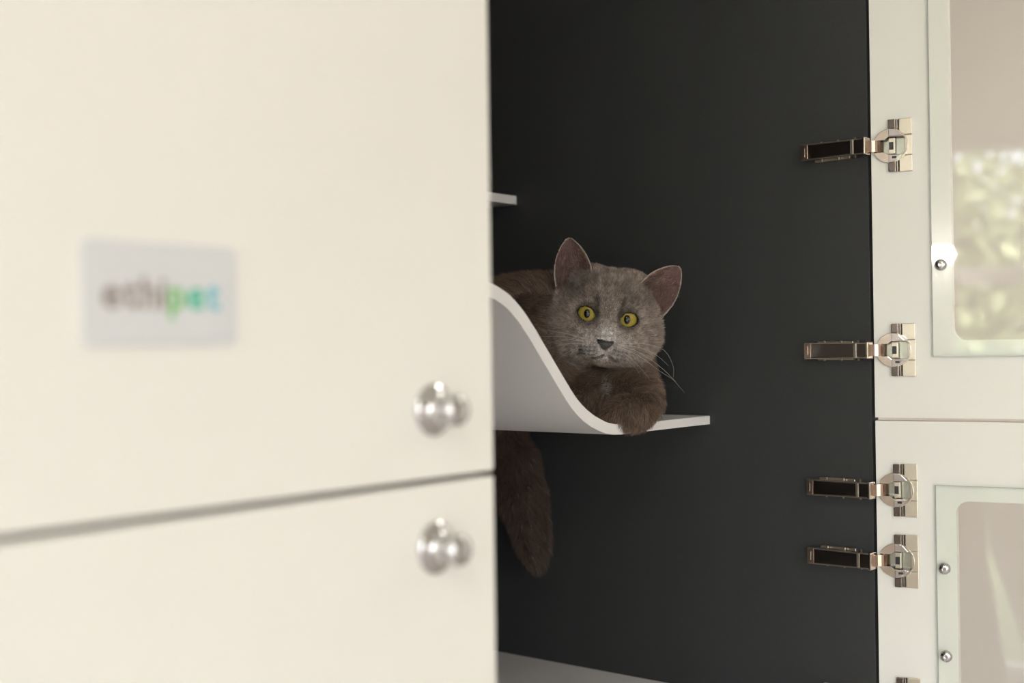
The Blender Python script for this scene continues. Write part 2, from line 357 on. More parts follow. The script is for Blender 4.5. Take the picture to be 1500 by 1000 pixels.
# sign plate with coloured lettering on the closed upper door
sg = empty('sign', (-.9297, -.019, Z(.0297)), 0, cab); sg['label'] = 'small white sign plate with coloured lettering'
bm = bmesh.new(); prism_xz(bm, rrect(-.0453, .0453, -.0256, .0256, .005, 6), -.0018, -.0002); from_bm('plate', bm, 'sign_plate', sg)
def letters(text, mats, width, base, height_scale=1.0):
    x = 0.0; items = []
    for ch, mname in zip(text, mats):
        cu = bpy.data.curves.new('letter', 'FONT'); cu.body = ch; cu.size = 1.0; cu.offset = 0.025; cu.extrude = 0.02
        to = bpy.data.objects.new('letter', cu); COL.objects.link(to)
        dg = bpy.context.evaluated_depsgraph_get(); me = bpy.data.meshes.new_from_object(to.evaluated_get(dg))
        COL.objects.unlink(to); bpy.data.objects.remove(to); bpy.data.curves.remove(cu)
        co = np.zeros(len(me.vertices)*3, np.float32); me.vertices.foreach_get('co', co); co = co.reshape(-1, 3)
        lo, hi = co[:, 0].min(), co[:, 0].max()
        co[:, 0] += x - lo; items.append((me, co, mname)); x += hi - lo + 0.075
    s = width/(x-0.075)
    for me, co, mname in items:
        out = np.stack([(co[:, 0]*s - width/2), -.0018 - (co[:, 2]+.02)*s*.3, base + co[:, 1]*s*height_scale], 1)
        me.vertices.foreach_set('co', out.astype(np.float32).ravel()); me.materials.clear(); me.update()
        link('letter', me, mname, sg)
letters('ethipet', ['letter_taupe']*4+['letter_green', 'letter_teal', 'letter_blue'], .0690, -.0068)

# ------------------------------------------------------------------ shelves
def wave_profile():
    top = [(0, -.0830), (-.06, -.0830), (-.12, -.0832), (-.165, -.0832), (-.190, -.0828), (-.204, -.0816), (-.218, -.0790), (-.2293, -.0752), (-.2420, -.0702), (-.2539, -.0640), (-.2630, -.0582),
           (-.2718, -.0515), (-.2810, -.0430), (-.2891, -.0345), (-.3061, -.0165), (-.3227, .0012), (-.3390, .0188), (-.3550, .0345), (-.3630, .0412), (-.3707, .0468), (-.3785, .0517),
           (-.3862, .0556), (-.3984, .0603), (-.4084, .0632), (-.422, .0658), (-.437, .0671), (-.455, .0676)]
    return top + [(-.91-u, z) for u, z in top[-2::-1]] + [(-1.12, -.083), (UL, -.083)]
def plank(name, top, t, v0, v1, material):
    n = len(top); low = []
    for i, (u, z) in enumerate(top):
        ua, za = top[max(i-1, 0)]; ub, zb = top[min(i+1, n-1)]; l = math.hypot(ub-ua, zb-za)
        tu, tz = (ub-ua)/l, (zb-za)/l; k = t*(1 + .32*min(1, max(0, (-.17-u)/.08)))
        low.append((u - tz*k, z + tu*k))          # offset to the underside (the profile runs towards -u)
    bm = bmesh.new(); rows = []
    for (u, z), (ul, zl) in zip(top, low):
        rows.append([bm.verts.new((u, v0, Z(z))), bm.verts.new((u, v1, Z(z))), bm.verts.new((ul, v1, Z(zl))), bm.verts.new((ul, v0, Z(zl)))])
    for a, b_ in zip(rows, rows[1:]):
        for k in range(4): bm.faces.new([a[k], a[(k+1) % 4], b_[(k+1) % 4], b_[k]])
    bm.faces.new(rows[0]); bm.faces.new(rows[-1][::-1])
    return from_bm(name, bm, material, None, smooth=True)
prof = wave_profile()
prof[0] = (-.0004, -.0830); prof[-1] = (UL+.0004, -.083)
tag(plank('wavy_shelf', prof, .0100, .2023, .432, 'shelf_white'), 'wavy white cat shelf with a hump, carrying the grey cat', 'shelf')
tag(box('straight_shelf', UL+.0004, -.0004, .4945, .7015, Z(.1952), Z(.2071), 'shelf_white', bevel=.0008), 'straight white shelf high in the cabinet above the cat', 'shelf')

# ------------------------------------------------------------------ the cat
# design axes: x to the viewer's right, y the way the cat looks, z up; millimetres from the middle of the head; mirrored in x when written (to_local)
CD = Vector((.8259, .5690, 0)).normalized()
CAT_O = Vector((-.1418, .2561, .0374))
CX = Vector((CD.y, -CD.x, 0)); CY = -CD
cat = tag(empty('cat', (CAT_O.x, CAT_O.y, Z(-.083)), math.atan2(-CX.y, -CX.x)), 'grey-brown short-haired cat with yellow eyes lying on the wavy shelf', 'cat')
CAT_Z0 = CAT_O.z + .083                          # head origin above the shelf
def to_local(P): P = np.asarray(P, float).reshape(-1, 3)/1000; return np.stack([-P[:, 0], P[:, 1], P[:, 2]+CAT_Z0], 1)
def uv2c(u, v, z):                               # cabinet metres -> cat millimetres
    du, dv = u-CAT_O.x, v-CAT_O.y
    return np.array([1000*(du*CX.x+dv*CX.y), 1000*(du*CY.x+dv*CY.y), 1000*(z-CAT_O.z)])
HR, HPT, HYW = math.radians(9.4), math.radians(-3.0), math.radians(-5.0)
def rot(ax, a):
    c, s_ = math.cos(a), math.sin(a)
    return np.array({'x': [[1, 0, 0], [0, c, -s_], [0, s_, c]], 'y': [[c, 0, s_], [0, 1, 0], [-s_, 0, c]], 'z': [[c, -s_, 0], [s_, c, 0], [0, 0, 1]]}[ax])
HM = rot('y', HR) @ rot('z', HYW) @ rot('x', HPT)  # head -> cat
HO = np.array([1.0, 0, -1.0])                      # the head sits a little off the origin
def h2c(p): return np.asarray(p, float) @ HM.T + HO
def c2h(p): return (np.asarray(p, float) - HO) @ HM

def axis_pts(lo, f0, f1, hi, fine, coarse):
    return np.unique(np.round(np.concatenate([np.arange(lo, f0, coarse), np.arange(f0, f1, fine), np.arange(f1, hi+coarse, coarse)]), 3))
GX = axis_pts(-228, -86, 90, 112, 1.35, 3.6); GY = axis_pts(-250, -40, 78, 90, 1.35, 3.6); GZ = axis_pts(-362, -80, 100, 104, 1.35, 3.6)
FLD = np.full((len(GX), len(GY), len(GZ)), 60.0, np.float32)
def smin(a, b, k):
    h = np.maximum(k-np.abs(a-b), 0)/k; return np.minimum(a, b) - h*h*k*.25
def region(lo, hi, m=26):
    return tuple(slice(max(0, np.searchsorted(g_, a-m)), np.searchsorted(g_, b_+m)) for g_, a, b_ in zip((GX, GY, GZ), lo, hi))
def pts(sl):
    X, Y, Zc = np.meshgrid(GX[sl[0]], GY[sl[1]], GZ[sl[2]], indexing='ij'); return np.stack([X, Y, Zc], -1).astype(np.float32)
def ell_d(p, r):
    r = np.asarray(r, np.float32); k0 = np.sqrt(((p/r)**2).sum(-1)); k1 = np.sqrt(((p/(r*r))**2).sum(-1)); return k0*(k0-1)/np.maximum(k1, 1e-6)
def ell(c, r, k=12, M=None, sub=False):
    c = np.asarray(c, float); R = max(r); sl = region(c-R, c+R); p = pts(sl) - c.astype(np.float32)
    if M is not None: p = p @ M.astype(np.float32)
    d = ell_d(p, r); FLD[sl] = -smin(-FLD[sl], d, k) if sub else smin(FLD[sl], d, k)
def cap_d(p, a, b_, ra, rb):
    ba = (b_-a).astype(np.float32); pa = p-a.astype(np.float32); h = np.clip((pa@ba)/(ba@ba), 0, 1); return np.sqrt(((pa-h[..., None]*ba)**2).sum(-1)) - (ra+(rb-ra)*h)
def cap(a, b_, ra, rb, k=10, sub=False):
    a = np.asarray(a, float); b_ = np.asarray(b_, float); R = max(ra, rb); sl = region(np.minimum(a, b_)-R, np.maximum(a, b_)+R); d = cap_d(pts(sl), a, b_, ra, rb)
    FLD[sl] = -smin(-FLD[sl], d, k) if sub else smin(FLD[sl], d, k)
def hell(c, r, k=10, M=None, sub=False): ell(h2c(c), r, k, HM if M is None else HM@M, sub)
def hcap(a, b_, ra, rb, k=8, sub=False): cap(h2c(a), h2c(b_), ra, rb, k, sub)

# trunk, haunches, tail
for c, r, k in ((uv2c(-.128, .365, .000), (84, 96, 86), 30), (uv2c(-.118, .428, -.002), (78, 66, 84), 30)): ell(c, r, k)
ell((-24, -62, -64), (62, 56, 58), 30)                      # chest
ell((-52, -86, -24), (46, 46, 56), 28)                      # shoulder and nape
ell((0, -68, -36), (45, 44, 42), 28)                        # neck
for s_ in (-1, 1):
    ell(uv2c(-.125+s_*.062, .405, -.045), (38, 52, 38), 22)
    cap(uv2c(-.125+s_*.066, .36, -.070), uv2c(-.125+s_*.066, .305, -.071), 13, 12, 14)
ell((20, -34, -76), (34, 36, 36), 22)                       # upper arm
tl = [uv2c(*p) for p in ((-.110, .462, -.020), (-.085, .487, -.060), (-.058, .484, -.105), (-.047, .470, -.150), (-.046, .455, -.195), (-.042, .434, -.245), (-.040, .412, -.290))]
for i in range(len(tl)-1): cap(tl[i], tl[i+1], (27, 26, 27, 28, 27, 24)[i], (26, 27, 28, 27, 24, 19)[i], 10)
# forelegs: one laid along the shelf edge with its paw curled over, one tucked beside it
cap((-16, -2, -96), (32, 24, -91), 26, 22, 18)
ell((38, 29, -94), (19, 18, 19), 12)
cap((42, 37, -99), (33, 50, -107), 18, 17, 9)
cap((33, 50, -106), (20, 58, -107), 17, 15, 8)
for a_, b_ in (((17, 60, -107), (6, 64, -109)), ((21, 61, -112), (11, 66, -115)), ((28, 59, -114), (20, 64, -118)), ((35, 53, -113), (29, 58, -118))): cap(a_, b_, 8.5, 7.5, 5)
cap((-40, -20, -88), (-18, 12, -100), 24, 18, 16)
BODY_ONLY = FLD.copy()
# head
FLD[:] = 60.0
hell((0, -14, 4), (57, 50, 46))
for s_ in (-1, 1):
    hell((s_*28 - (2 if s_ < 0 else 0), -4, -15), (34.5, 37, 33), 18)
    hell((s_*22, 10, -34), (25, 26, 20), 16)
    hell((s_*23, 20, 17), (15, 15, 11), 14)
hell((0, 8, 24), (35, 27, 24), 14)
for s_ in (-1, 1): hell((s_*26, -16, 40), (19, 15, 12), 14)
hell((2, 26, -31), (31, 22, 18), 14)
hcap((0, 26, 12), (0, 49, -22), 12, 8.5, 12)
for s_ in (-1, 1):
    hell((s_*25, 28, -18), (14, 9, 10), 14)
    hell((s_*12.5+2.2, 44, -36.5), (14.5, 12.5, 9.4), 5)
hell((0, 50.5, -27), (8.6, 7, 6.2), 5)
hell((4, 36, -46.5), (15, 12, 7.6), 6)
# eye openings, tear grooves, nostrils, mouth
EYE = [(-22.4, 25.6, 0.2), (22.4, 25.6, 0.2)]; ER = 12.2
for (ex, ey, ez), s_ in zip(EYE, (-1, 1)):
    c = h2c((ex, ey+13, ez)); Mx = HM @ rot('y', -s_*math.radians(17)); sl = region(c-14, c+14, 4); p = (pts(sl)-c.astype(np.float32)) @ Mx.astype(np.float32)
    d = np.maximum(ell_d(p, (8.6, 13, 7.2)), p[..., 2]-3.6)                              # the upper lid cuts the opening straight
    FLD[sl] = -smin(-FLD[sl], d.astype(np.float32), 1.5)
    hell((ex, ey, ez), (ER+.5, ER+.5, ER+.5), .5, sub=True)
    hcap((ex-s_*9.5, ey+16, ez-3.5), (ex-s_*13.0, ey+20, ez-10), 1.6, .8, 2.5, sub=True)
    hcap((s_*4.6, 57.2, -29.6), (s_*8.0, 53.5, -27.8), 1.7, 1.2, 1.5, sub=True)
    hcap((3.6, 57.0, -41.5), (s_*9+4, 54.5, -45.2), 1.0, .9, 2, sub=True)
    hcap((s_*9+4, 54.5, -45.2), (s_*24+4, 40, -47.5), 1.2, .8, 2.5, sub=True)
hcap((.6, 58.5, -33.5), (3.4, 57.5, -42), 1.5, 1.6, 2, sub=True)
# ears: thin cupped shells
EARS = []
def ear(A, B, Tp, n, cup, flip):
    A, B, Tp, n = [np.asarray(t_, float) for t_ in (A, B, Tp, n)]
    M0 = (A+B)/2; ax = Tp-M0; Ln = np.linalg.norm(ax); ax /= Ln
    xx = B-A; xx -= ax*(xx@ax); Wd = np.linalg.norm(xx)/2; xx /= np.linalg.norm(xx)
    yy = np.cross(ax, xx); yy = yy if yy@n > 0 else -yy
    skew = ((B-A)@ax)/(2*Wd)                      # the base line runs obliquely
    EARS.append((M0, ax, xx, yy, Ln, Wd, cup, skew))
    lo = h2c(np.array([A, B, Tp])).min(0); hi = h2c(np.array([A, B, Tp])).max(0); sl = region(lo, hi, 20)
    p = ((pts(sl)-HO.astype(np.float32)) @ HM.astype(np.float32)) - M0.astype(np.float32)
    t = (p@ax.astype(np.float32)); x = p@xx.astype(np.float32); y = p@yy.astype(np.float32)
    tn = np.clip(t/Ln, 0, 1); wdt = Wd*np.power(np.maximum(1-np.power(tn, 2.1), 0), .68)*(1+.10*np.sin(tn*3.1)) + .01
    xr = np.clip(x/np.maximum(wdt, 3), -1.2, 1.2)
    cc = -cup*(1-xr*xr)*(1-.75*tn)
    d = np.maximum(np.maximum(np.abs(y-cc)-1.5, (np.abs(x)-wdt)*.8), np.maximum(t-Ln, -t-14))
    FLD[sl] = smin(FLD[sl], d.astype(np.float32), 3.5)
ear((-21, 12, 38), (-60, 4, 20), (-55, -6, 83), (-.25, .95, .1), 13, -1)
ear((29, 12, 37), (63, 2, 6), (77, -6, 69), (.35, .92, .1), 13, 1)
HEAD_ONLY = FLD.copy()
FLD = smin(HEAD_ONLY, BODY_ONLY, 7.0)
# the body rests on the shelf: flatten it on the board's upper face
gx, gy = np.meshgrid(GX, GY, indexing='ij'); gu = CAT_O.x + (gx*CX.x+gy*CY.x)/1000; gv = CAT_O.y + (gx*CX.y+gy*CY.y)/1000
pu, pz = zip(*sorted(prof)); zs_ = 1000*(np.interp(gu, pu, pz)-CAT_O.z) + .6
over = (gv > .2005) & (gv < .4345)
FLD = np.where(over[..., None], np.maximum(FLD, (zs_[..., None]-GZ[None, None, :]).astype(np.float32)), FLD)

def surface_nets(V):
    ins = V < 0; nx, ny, nz = V.shape
    cells = np.zeros((nx-1, ny-1, nz-1), np.int8)
    for a in (0, 1):
        for b_ in (0, 1):
            for c in (0, 1): cells += ins[a:nx-1+a, b_:ny-1+b_, c:nz-1+c]
    act = (cells > 0) & (cells < 8); I, J, K = np.nonzero(act); n = len(I)
    idx = np.full(act.shape, -1, np.int32); idx[I, J, K] = np.arange(n)
    acc = np.zeros((n, 3)); cnt = np.zeros(n)
    cor = [(a, b_, c) for a in (0, 1) for b_ in (0, 1) for c in (0, 1)]
    for p in cor:
        for ax_ in range(3):
            if p[ax_]: continue
            r = list(p); r[ax_] = 1
            v0 = V[I+p[0], J+p[1], K+p[2]]; v1 = V[I+r[0], J+r[1], K+r[2]]; m = (v0 < 0) != (v1 < 0)
            t = np.where(m, v0/np.where(m, v0-v1, 1), 0)
            P0 = np.stack([GX[I+p[0]], GY[J+p[1]], GZ[K+p[2]]], 1); P1 = np.stack([GX[I+r[0]], GY[J+r[1]], GZ[K+r[2]]], 1)
            acc += np.where(m[:, None], P0+(P1-P0)*t[:, None], 0); cnt += m
    P = acc/cnt[:, None]; faces = []
    for ax_ in range(3):
        s0 = [slice(None)]*3; s1 = [slice(None)]*3; s0[ax_] = slice(0, -1); s1[ax_] = slice(1, None)
        a = ins[tuple(s0)]; b_ = ins[tuple(s1)]; E_ = np.argwhere(a != b_)
        o1, o2 = [(1, 2), (2, 0), (0, 1)][ax_]
        E_ = E_[(E_[:, o1] > 0) & (E_[:, o2] > 0) & (E_[:, o1] < V.shape[o1]-1) & (E_[:, o2] < V.shape[o2]-1)]
        qd = []
        for d1, d2 in ((-1, -1), (0, -1), (0, 0), (-1, 0)):
            e = E_.copy(); e[:, o1] += d1; e[:, o2] += d2; qd.append(idx[e[:, 0], e[:, 1], e[:, 2]])
        qd = np.stack(qd, 1); inside_first = a[E_[:, 0], E_[:, 1], E_[:, 2]]
        qd[~inside_first] = qd[~inside_first][:, ::-1]; faces.append(qd)
    return P, np.concatenate(faces)
CP, CF = surface_nets(FLD)
# keep the main body (drop stray crumbs)
par = np.arange(len(CP))
for _ in range(400):
    mn = par[CF].min(1); new = par.copy()
    for k in range(4): np.minimum.at(new, CF[:, k], mn)
    new = new[new]
    if (new == par).all(): break
    par = new
big = np.bincount(par).argmax(); keep = par == big; re = np.cumsum(keep)-1
CF = re[CF[keep[CF].all(1)]]; CP = CP[keep]
def value_noise(p, s, seed):
    r = np.random.default_rng(seed); tab = r.random(4096).astype(np.float32); q_ = p/s; i0 = np.floor(q_).astype(int); f = q_-i0; f = f*f*(3-2*f); out = 0
    for a in (0, 1):
        for b_ in (0, 1):
            for c in (0, 1):
                hsh = ((i0[:, 0]+a)*73856093 ^ (i0[:, 1]+b_)*19349663 ^ (i0[:, 2]+c)*83492791) & 4095
                out = out + tab[hsh]*np.abs(1-a-f[:, 0])*np.abs(1-b_-f[:, 1])*np.abs(1-c-f[:, 2])
    return out
def sstep(a, b_, x): t = np.clip((x-a)/(b_-a), 0, 1); return t*t*(3-2*t)
def ear_mask(H):
    """1 inside the cup of an ear; 2nd value: anywhere on an ear"""
    inn = np.zeros(len(H)); on = np.zeros(len(H))
    for M0, ax, xx, yy, Ln, Wd, cup, sk in EARS:
        p = H-M0; t = p@ax; x = p@xx; y = p@yy; tn = np.clip(t/Ln, 0, 1); wd = Wd*np.power(np.maximum(1-tn**2.1, 0), .68)*(1+.10*np.sin(tn*3.1))+.01
        xr = np.clip(x/np.maximum(wd, 3), -1.2, 1.2); cc = -cup*(1-xr*xr)*(1-.75*tn)
        near = (np.abs(y-cc) < 3.2) & (np.abs(x) < wd+1.5) & (t > -6) & (t < Ln+2)
        on = np.maximum(on, near*1.0)
        inn = np.maximum(inn, near*(y > cc)*sstep(1.02, .80, np.abs(xr))*sstep(-.12, .05, t/Ln)*sstep(1.02, .90, tn))
    return inn, on
def ear_edge(H):
    e_ = np.zeros(len(H))
    for M0, ax, xx, yy, Ln, Wd, cup, sk in EARS:
        p = H-M0; t = p@ax; x = p@xx; y = p@yy; tn = np.clip(t/Ln, 0, 1); wd = Wd*np.power(np.maximum(1-tn**2.1, 0), .68)*(1+.10*np.sin(tn*3.1))+.01
        xr = np.clip(x/np.maximum(wd, 3), -1.2, 1.2); cc = -cup*(1-xr*xr)*(1-.75*tn)
        e_ = np.maximum(e_, (np.abs(y-cc) < 4)*(np.abs(x) < wd+2)*(t > 2)*(t < Ln+3)*np.maximum(sstep(2.2, 1.0, wd-np.abs(x)), sstep(Ln-2.4, Ln-1.0, t)))
    return e_
def head_weight(P):
    ii = [np.clip(np.searchsorted(g_, P[:, k]), 0, len(g_)-1) for k, g_ in enumerate((GX, GY, GZ))]
    return sstep(5, -3, HEAD_ONLY[ii[0], ii[1], ii[2]] - BODY_ONLY[ii[0], ii[1], ii[2]])
def pelt(P):
    """fur colour at points in cat millimetres"""
    H = c2h(P); n = len(P); hw = head_weight(P)
    face = np.array([.325, .262, .228]); body = np.array([.190, .130, .096])
    c = face[None]*hw[:, None] + body[None]*(1-hw)[:, None]
    ax_ = np.abs(H[:, 0]); fr_ = sstep(0, 20, H[:, 1])
    k = np.ones(n)
    k *= 1 - .62*np.exp(-((ax_-13.5-.10*(H[:, 2]-10))/3.2)**2)*sstep(-8, 4, H[:, 2])*sstep(32, 16, H[:, 2])*fr_*hw       # dark lines from the inner eye corners
    k *= 1 - .22*np.exp(-((ax_-5)/2.2)**2)*sstep(16, 26, H[:, 2])*hw
    k *= 1 - .30*sstep(.42, .62, value_noise(np.stack([H[:, 0]*1.0, H[:, 1]*.3, H[:, 2]*.35], 1)+300, 5.5, 3))*sstep(16, 30, H[:, 2])*hw
    pale_muz = np.exp(-(ax_/28)**4)*sstep(-8, -26, H[:, 2])*sstep(-50, -42, H[:, 2])*sstep(25, 40, H[:, 1])*hw                # pale muzzle
    c = c*(1-pale_muz[:, None]*.85) + np.array([.60, .54, .515])*pale_muz[:, None]*.85
    for rz in (-32.5, -36.5, -40.5):
        for rx in (11, 15.5, 20, 24.5): k *= 1 - .6*np.exp(-((ax_-rx)**2/4.5+(H[:, 2]-rz+.12*rx)**2/2.2))*fr_*hw
    br = np.exp(-(ax_/7)**2)*np.exp(-((H[:, 2]+17)/9)**2)*sstep(34, 44, H[:, 1])*hw
    c = c*(1-br[:, None]*.9) + np.array([.78, .74, .72])*br[:, None]*.9
    crown = sstep(36, 52, H[:, 2])*hw  # light from above, painted into the crown fur
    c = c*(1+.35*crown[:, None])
    for ex, ey, ez in EYE:
        de = np.sqrt(((H-np.array([ex, ey+10, ez]))**2).sum(1)); k *= 1-.45*sstep(17, 11, de)
    k *= 1-.38*np.exp(-((ax_-34)/16)**2-((H[:, 2]-24)/11)**2)*hw                      # darker brow below the ears
    k *= .62 + .76*value_noise(P+500, 2.6, 11)*(.6+.8*value_noise(P+700, 9.0, 12))
    tl_ = sstep(-120, -150, P[:, 2])*sstep(-60, -110, P[:, 1])                          # the shelf's shade, painted into the tail fur
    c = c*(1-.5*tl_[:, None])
    return np.clip(c*k[:, None], .004, 1)
me = bpy.data.meshes.new('cat_body')
me.from_pydata(to_local(CP).tolist(), [], CF[:, ::-1].tolist()); me.update()
for p in me.polygons: p.use_smooth = True
NV = np.zeros(len(CP)*3, np.float32); me.vertices.foreach_get('normal', NV); NV = NV.reshape(-1, 3)*np.array([-1, 1, 1], np.float32)
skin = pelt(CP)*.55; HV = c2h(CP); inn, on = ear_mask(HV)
skin = skin*(1-inn[:, None]) + np.array([.120, .068, .064])*inn[:, None]*(.75+.5*value_noise(CP+900, 6, 5))[:, None]
ed = ear_edge(HV)[:, None]; skin = skin*(1-ed) + np.array([.40, .34, .29])*ed
for ex, ey, ez in EYE:
    de = np.sqrt(((HV-np.array([ex, ey, ez]))**2).sum(1)); rim = sstep(16.5, 13.5, de)*(HV[:, 1] > ey); skin = skin*(1-rim[:, None]) + np.array([.012, .010, .009])*rim[:, None]
def mouth_mask(HV): return sstep(3.0, 1.0, np.minimum(cap_d(HV.astype(np.float32), np.array([.6, 57., -33.5]), np.array([3.5, 55.5, -42.]), 1, 1), np.minimum(
    cap_d(HV.astype(np.float32), np.array([3.6, 55., -42.]), np.array([26, 41., -47.]), 1, 1), cap_d(HV.astype(np.float32), np.array([3.6, 55., -42.]), np.array([-18, 41., -47.]), 1, 1))))
skin = skin*(1-.6*mouth_mask(HV)[:, None])
def nose_mask(H): return ((np.abs(H[:, 0]) < 9.3-.85*np.maximum(-H[:, 2]-27, 0)) & (H[:, 2] < -24.2) & (H[:, 2] > -35) & (H[:, 1] > 47)).astype(float)
nm = nose_mask(HV); skin = skin*(1-nm[:, None]) + np.array([.045, .040, .040])*nm[:, None]
at = me.attributes.new('pelt', 'FLOAT_COLOR', 'POINT'); at.data.foreach_set('color', np.concatenate([skin, np.ones((len(CP), 1))], 1).astype(np.float32).ravel())
def attr_mat(name, attr, rough, spec):
    m = mat(name, (.1, .08, .07), rough, spec=spec); nt = m.node_tree; a = nt.nodes.new('ShaderNodeAttribute'); a.attribute_name = attr
    nt.links.new(a.outputs['Color'], nt.nodes['Principled BSDF'].inputs['Base Color']); return m
attr_mat('cat_skin', 'pelt', .7, .25); attr_mat('cat_fur', 'fur_color', .55, .35)
link('body', me, 'cat_skin', cat)

# fur strands
tri = CF; A = CP[tri[:, 0]]; B = CP[tri[:, 1]]; C_ = CP[tri[:, 2]]; D_ = CP[tri[:, 3]]
area = .5*(np.linalg.norm(np.cross(B-A, C_-A), axis=1) + np.linalg.norm(np.cross(C_-A, D_-A), axis=1)); cen = (A+B+C_+D_)/4
fn = NV[tri].mean(1); fn /= np.linalg.norm(fn, axis=1)[:, None]+1e-9
hw = head_weight(cen); inn, on = ear_mask(c2h(cen)); HC = c2h(cen)
dens = .9 + 2.3*hw
dens[cen[:, 1] < -120] *= .55
dens[fn[:, 1] < -.5] *= .6
dens *= 1-.80*inn; dens[ear_edge(HC) > .3] = 0
for ex, ey, ez in EYE:
    de = np.sqrt(((HC-np.array([ex, ey, ez]))**2).sum(1)); dens[(de < 14.2) & (HC[:, 1] > ey-2)] = 0
dens[nose_mask(HC) > 0] = 0; dens[(mouth_mask(HC) > .45) & (np.abs(HC[:, 0]) < 1.5)] = 0
pr = area*dens; NS = int(min(230000, pr.sum())); pick = rng.choice(len(tri), NS, p=pr/pr.sum())
a_, b_ = rng.random((2, NS, 1)); q4 = tri[pick]
bw = np.concatenate([(1-a_)*(1-b_), a_*(1-b_), a_*b_, (1-a_)*b_], 1)[..., None]
root = (CP[q4]*bw).sum(1); nrm = (NV[q4]*bw).sum(1); nrm /= np.linalg.norm(nrm, axis=1)[:, None]+1e-9
H = c2h(root); hw = head_weight(root); inn, on = ear_mask(H)
fh = (H - np.array([0, 58, -20])) @ HM.T; fh /= np.linalg.norm(fh, axis=1)[:, None]
fb = np.tile(np.array([-.35, -.35, -.80]), (NS, 1)); up = root[:, 2] > 20; fb[up] = [-.75, -.62, -.15]
tailm = root[:, 2] < -135; fb[tailm] = [.15, .05, -1.0]
paw = (root[:, 1] > -6) & (root[:, 2] < -82); fb[paw] = [-.15, .35, -.9]
arm = (root[:, 1] > -6) & (root[:, 2] > -88) & (hw < .4); fb[arm] = [.65, .1, -.45]
flow = fh*hw[:, None] + fb*(1-hw)[:, None]
for e_i, (M0, ax, xx, yy, Ln, Wd, cup, sk) in enumerate(EARS):
    p = H-M0; t = p@ax; tipf = (on > 0) & (np.abs(p@xx) < Wd+3) & (t > Ln*.7); eartip = tipf if e_i == 0 else (eartip | tipf); sel = (on > 0) & (np.abs(p@xx) < Wd+3) & (t > -4); flow[sel] = (ax*.9) @ HM.T
tg = flow - (flow*nrm).sum(1, keepdims=True)*nrm; tg /= np.linalg.norm(tg, axis=1)[:, None]+1e-6
muz = sstep(24, 44, H[:, 1])*hw
Lh = (6.8 - 3.9*muz - 1.6*sstep(10, 30, H[:, 1])*hw)*hw + 12.5*(1-hw)
cheek = sstep(28, 60, np.abs(H[:, 0]))*sstep(10, -20, H[:, 2])*hw; Lh = Lh + 3.5*cheek
Lh = np.where(paw, Lh*.75, Lh)
Lh = np.where(on > 0, np.where((inn > .3) & ~eartip, 4.0, .8), Lh)
eyed = np.minimum(*[np.sqrt(((H-np.array([ex, ey+8, ez]))**2).sum(1)) for ex, ey, ez in EYE]); Lh *= .35+.65*sstep(11, 22, eyed)
mo = mouth_mask(H)*sstep(20, 12, np.abs(H[:, 0]-3.6)); Lh *= 1-.4*mo
Lh *= rng.uniform(.65, 1.2, NS)
clump = np.stack([value_noise(root+100*k, 5.0, 20+k) for k in range(3)], 1)-.5
jit = rng.normal(size=(NS, 3))*.16 + clump*.55
lift = np.where(on > 0, .25, .42 + .10*(1-hw))[:, None]
d0 = nrm*(lift+.35) + tg*.6 + jit*.6; d0 /= np.linalg.norm(d0, axis=1)[:, None]
d1 = nrm*lift*.6 + tg + jit; d1 /= np.linalg.norm(d1, axis=1)[:, None]
L1 = Lh[:, None]
K4 = np.stack([root-nrm*.3, root+d0*L1*.38, root+d0*L1*.38+(d0+d1)/2*L1*.34, root+d0*L1*.38+(d0+d1)/2*L1*.34+d1*L1*.36], 1)
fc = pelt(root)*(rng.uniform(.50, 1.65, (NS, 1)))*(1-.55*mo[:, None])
fc = np.where(inn[:, None] > .3, fc*np.array([.62, .48, .45]), fc)
for M0, ax, xx, yy, Ln, Wd, cup, sk in EARS:
    p = H-M0; tn = np.clip(p@ax/Ln, 0, 1); wd = Wd*np.power(np.maximum(1-tn**2.1, 0), .68)*(1+.10*np.sin(tn*3.1))+.01
    edge_ = (on > 0) & (np.abs(p@xx) < Wd*1.3) & ((np.abs(p@xx) > wd-1.6) | (tn > .97)) & (tn > .05); fc[edge_] = np.array([.50, .43, .37])
spot = np.exp(-((root[:, 0]+1)**2+(root[:, 2]+82)**2)/26)*(root[:, 1] > -30); wht = rng.random(NS) < spot*1.1; fc[wht] = [.62, .56, .50]
stray = rng.random(NS) < .006; fc[stray & (hw < .5)] = [.5, .44, .38]
hc = bpy.data.hair_curves.new('fur'); hc.add_curves([4]*NS)
hc.attributes['position'].data.foreach_set('vector', to_local(K4).astype(np.float32).ravel())
ra = hc.attributes.get('radius') or hc.attributes.new('radius', 'FLOAT', 'POINT')
ra.data.foreach_set('value', np.tile(np.array([.16, .15, .11, .03], np.float32)/1000, NS))
ca_ = hc.attributes.new('fur_color', 'FLOAT_COLOR', 'CURVE'); ca_.data.foreach_set('color', np.concatenate([fc, np.ones((NS, 1))], 1).astype(np.float32).ravel())
hc.materials.append(MATS['cat_fur']); fur = bpy.data.objects.new('fur', hc); COL.objects.link(fur); fur.parent = cat; fur['kind'] = 'stuff'

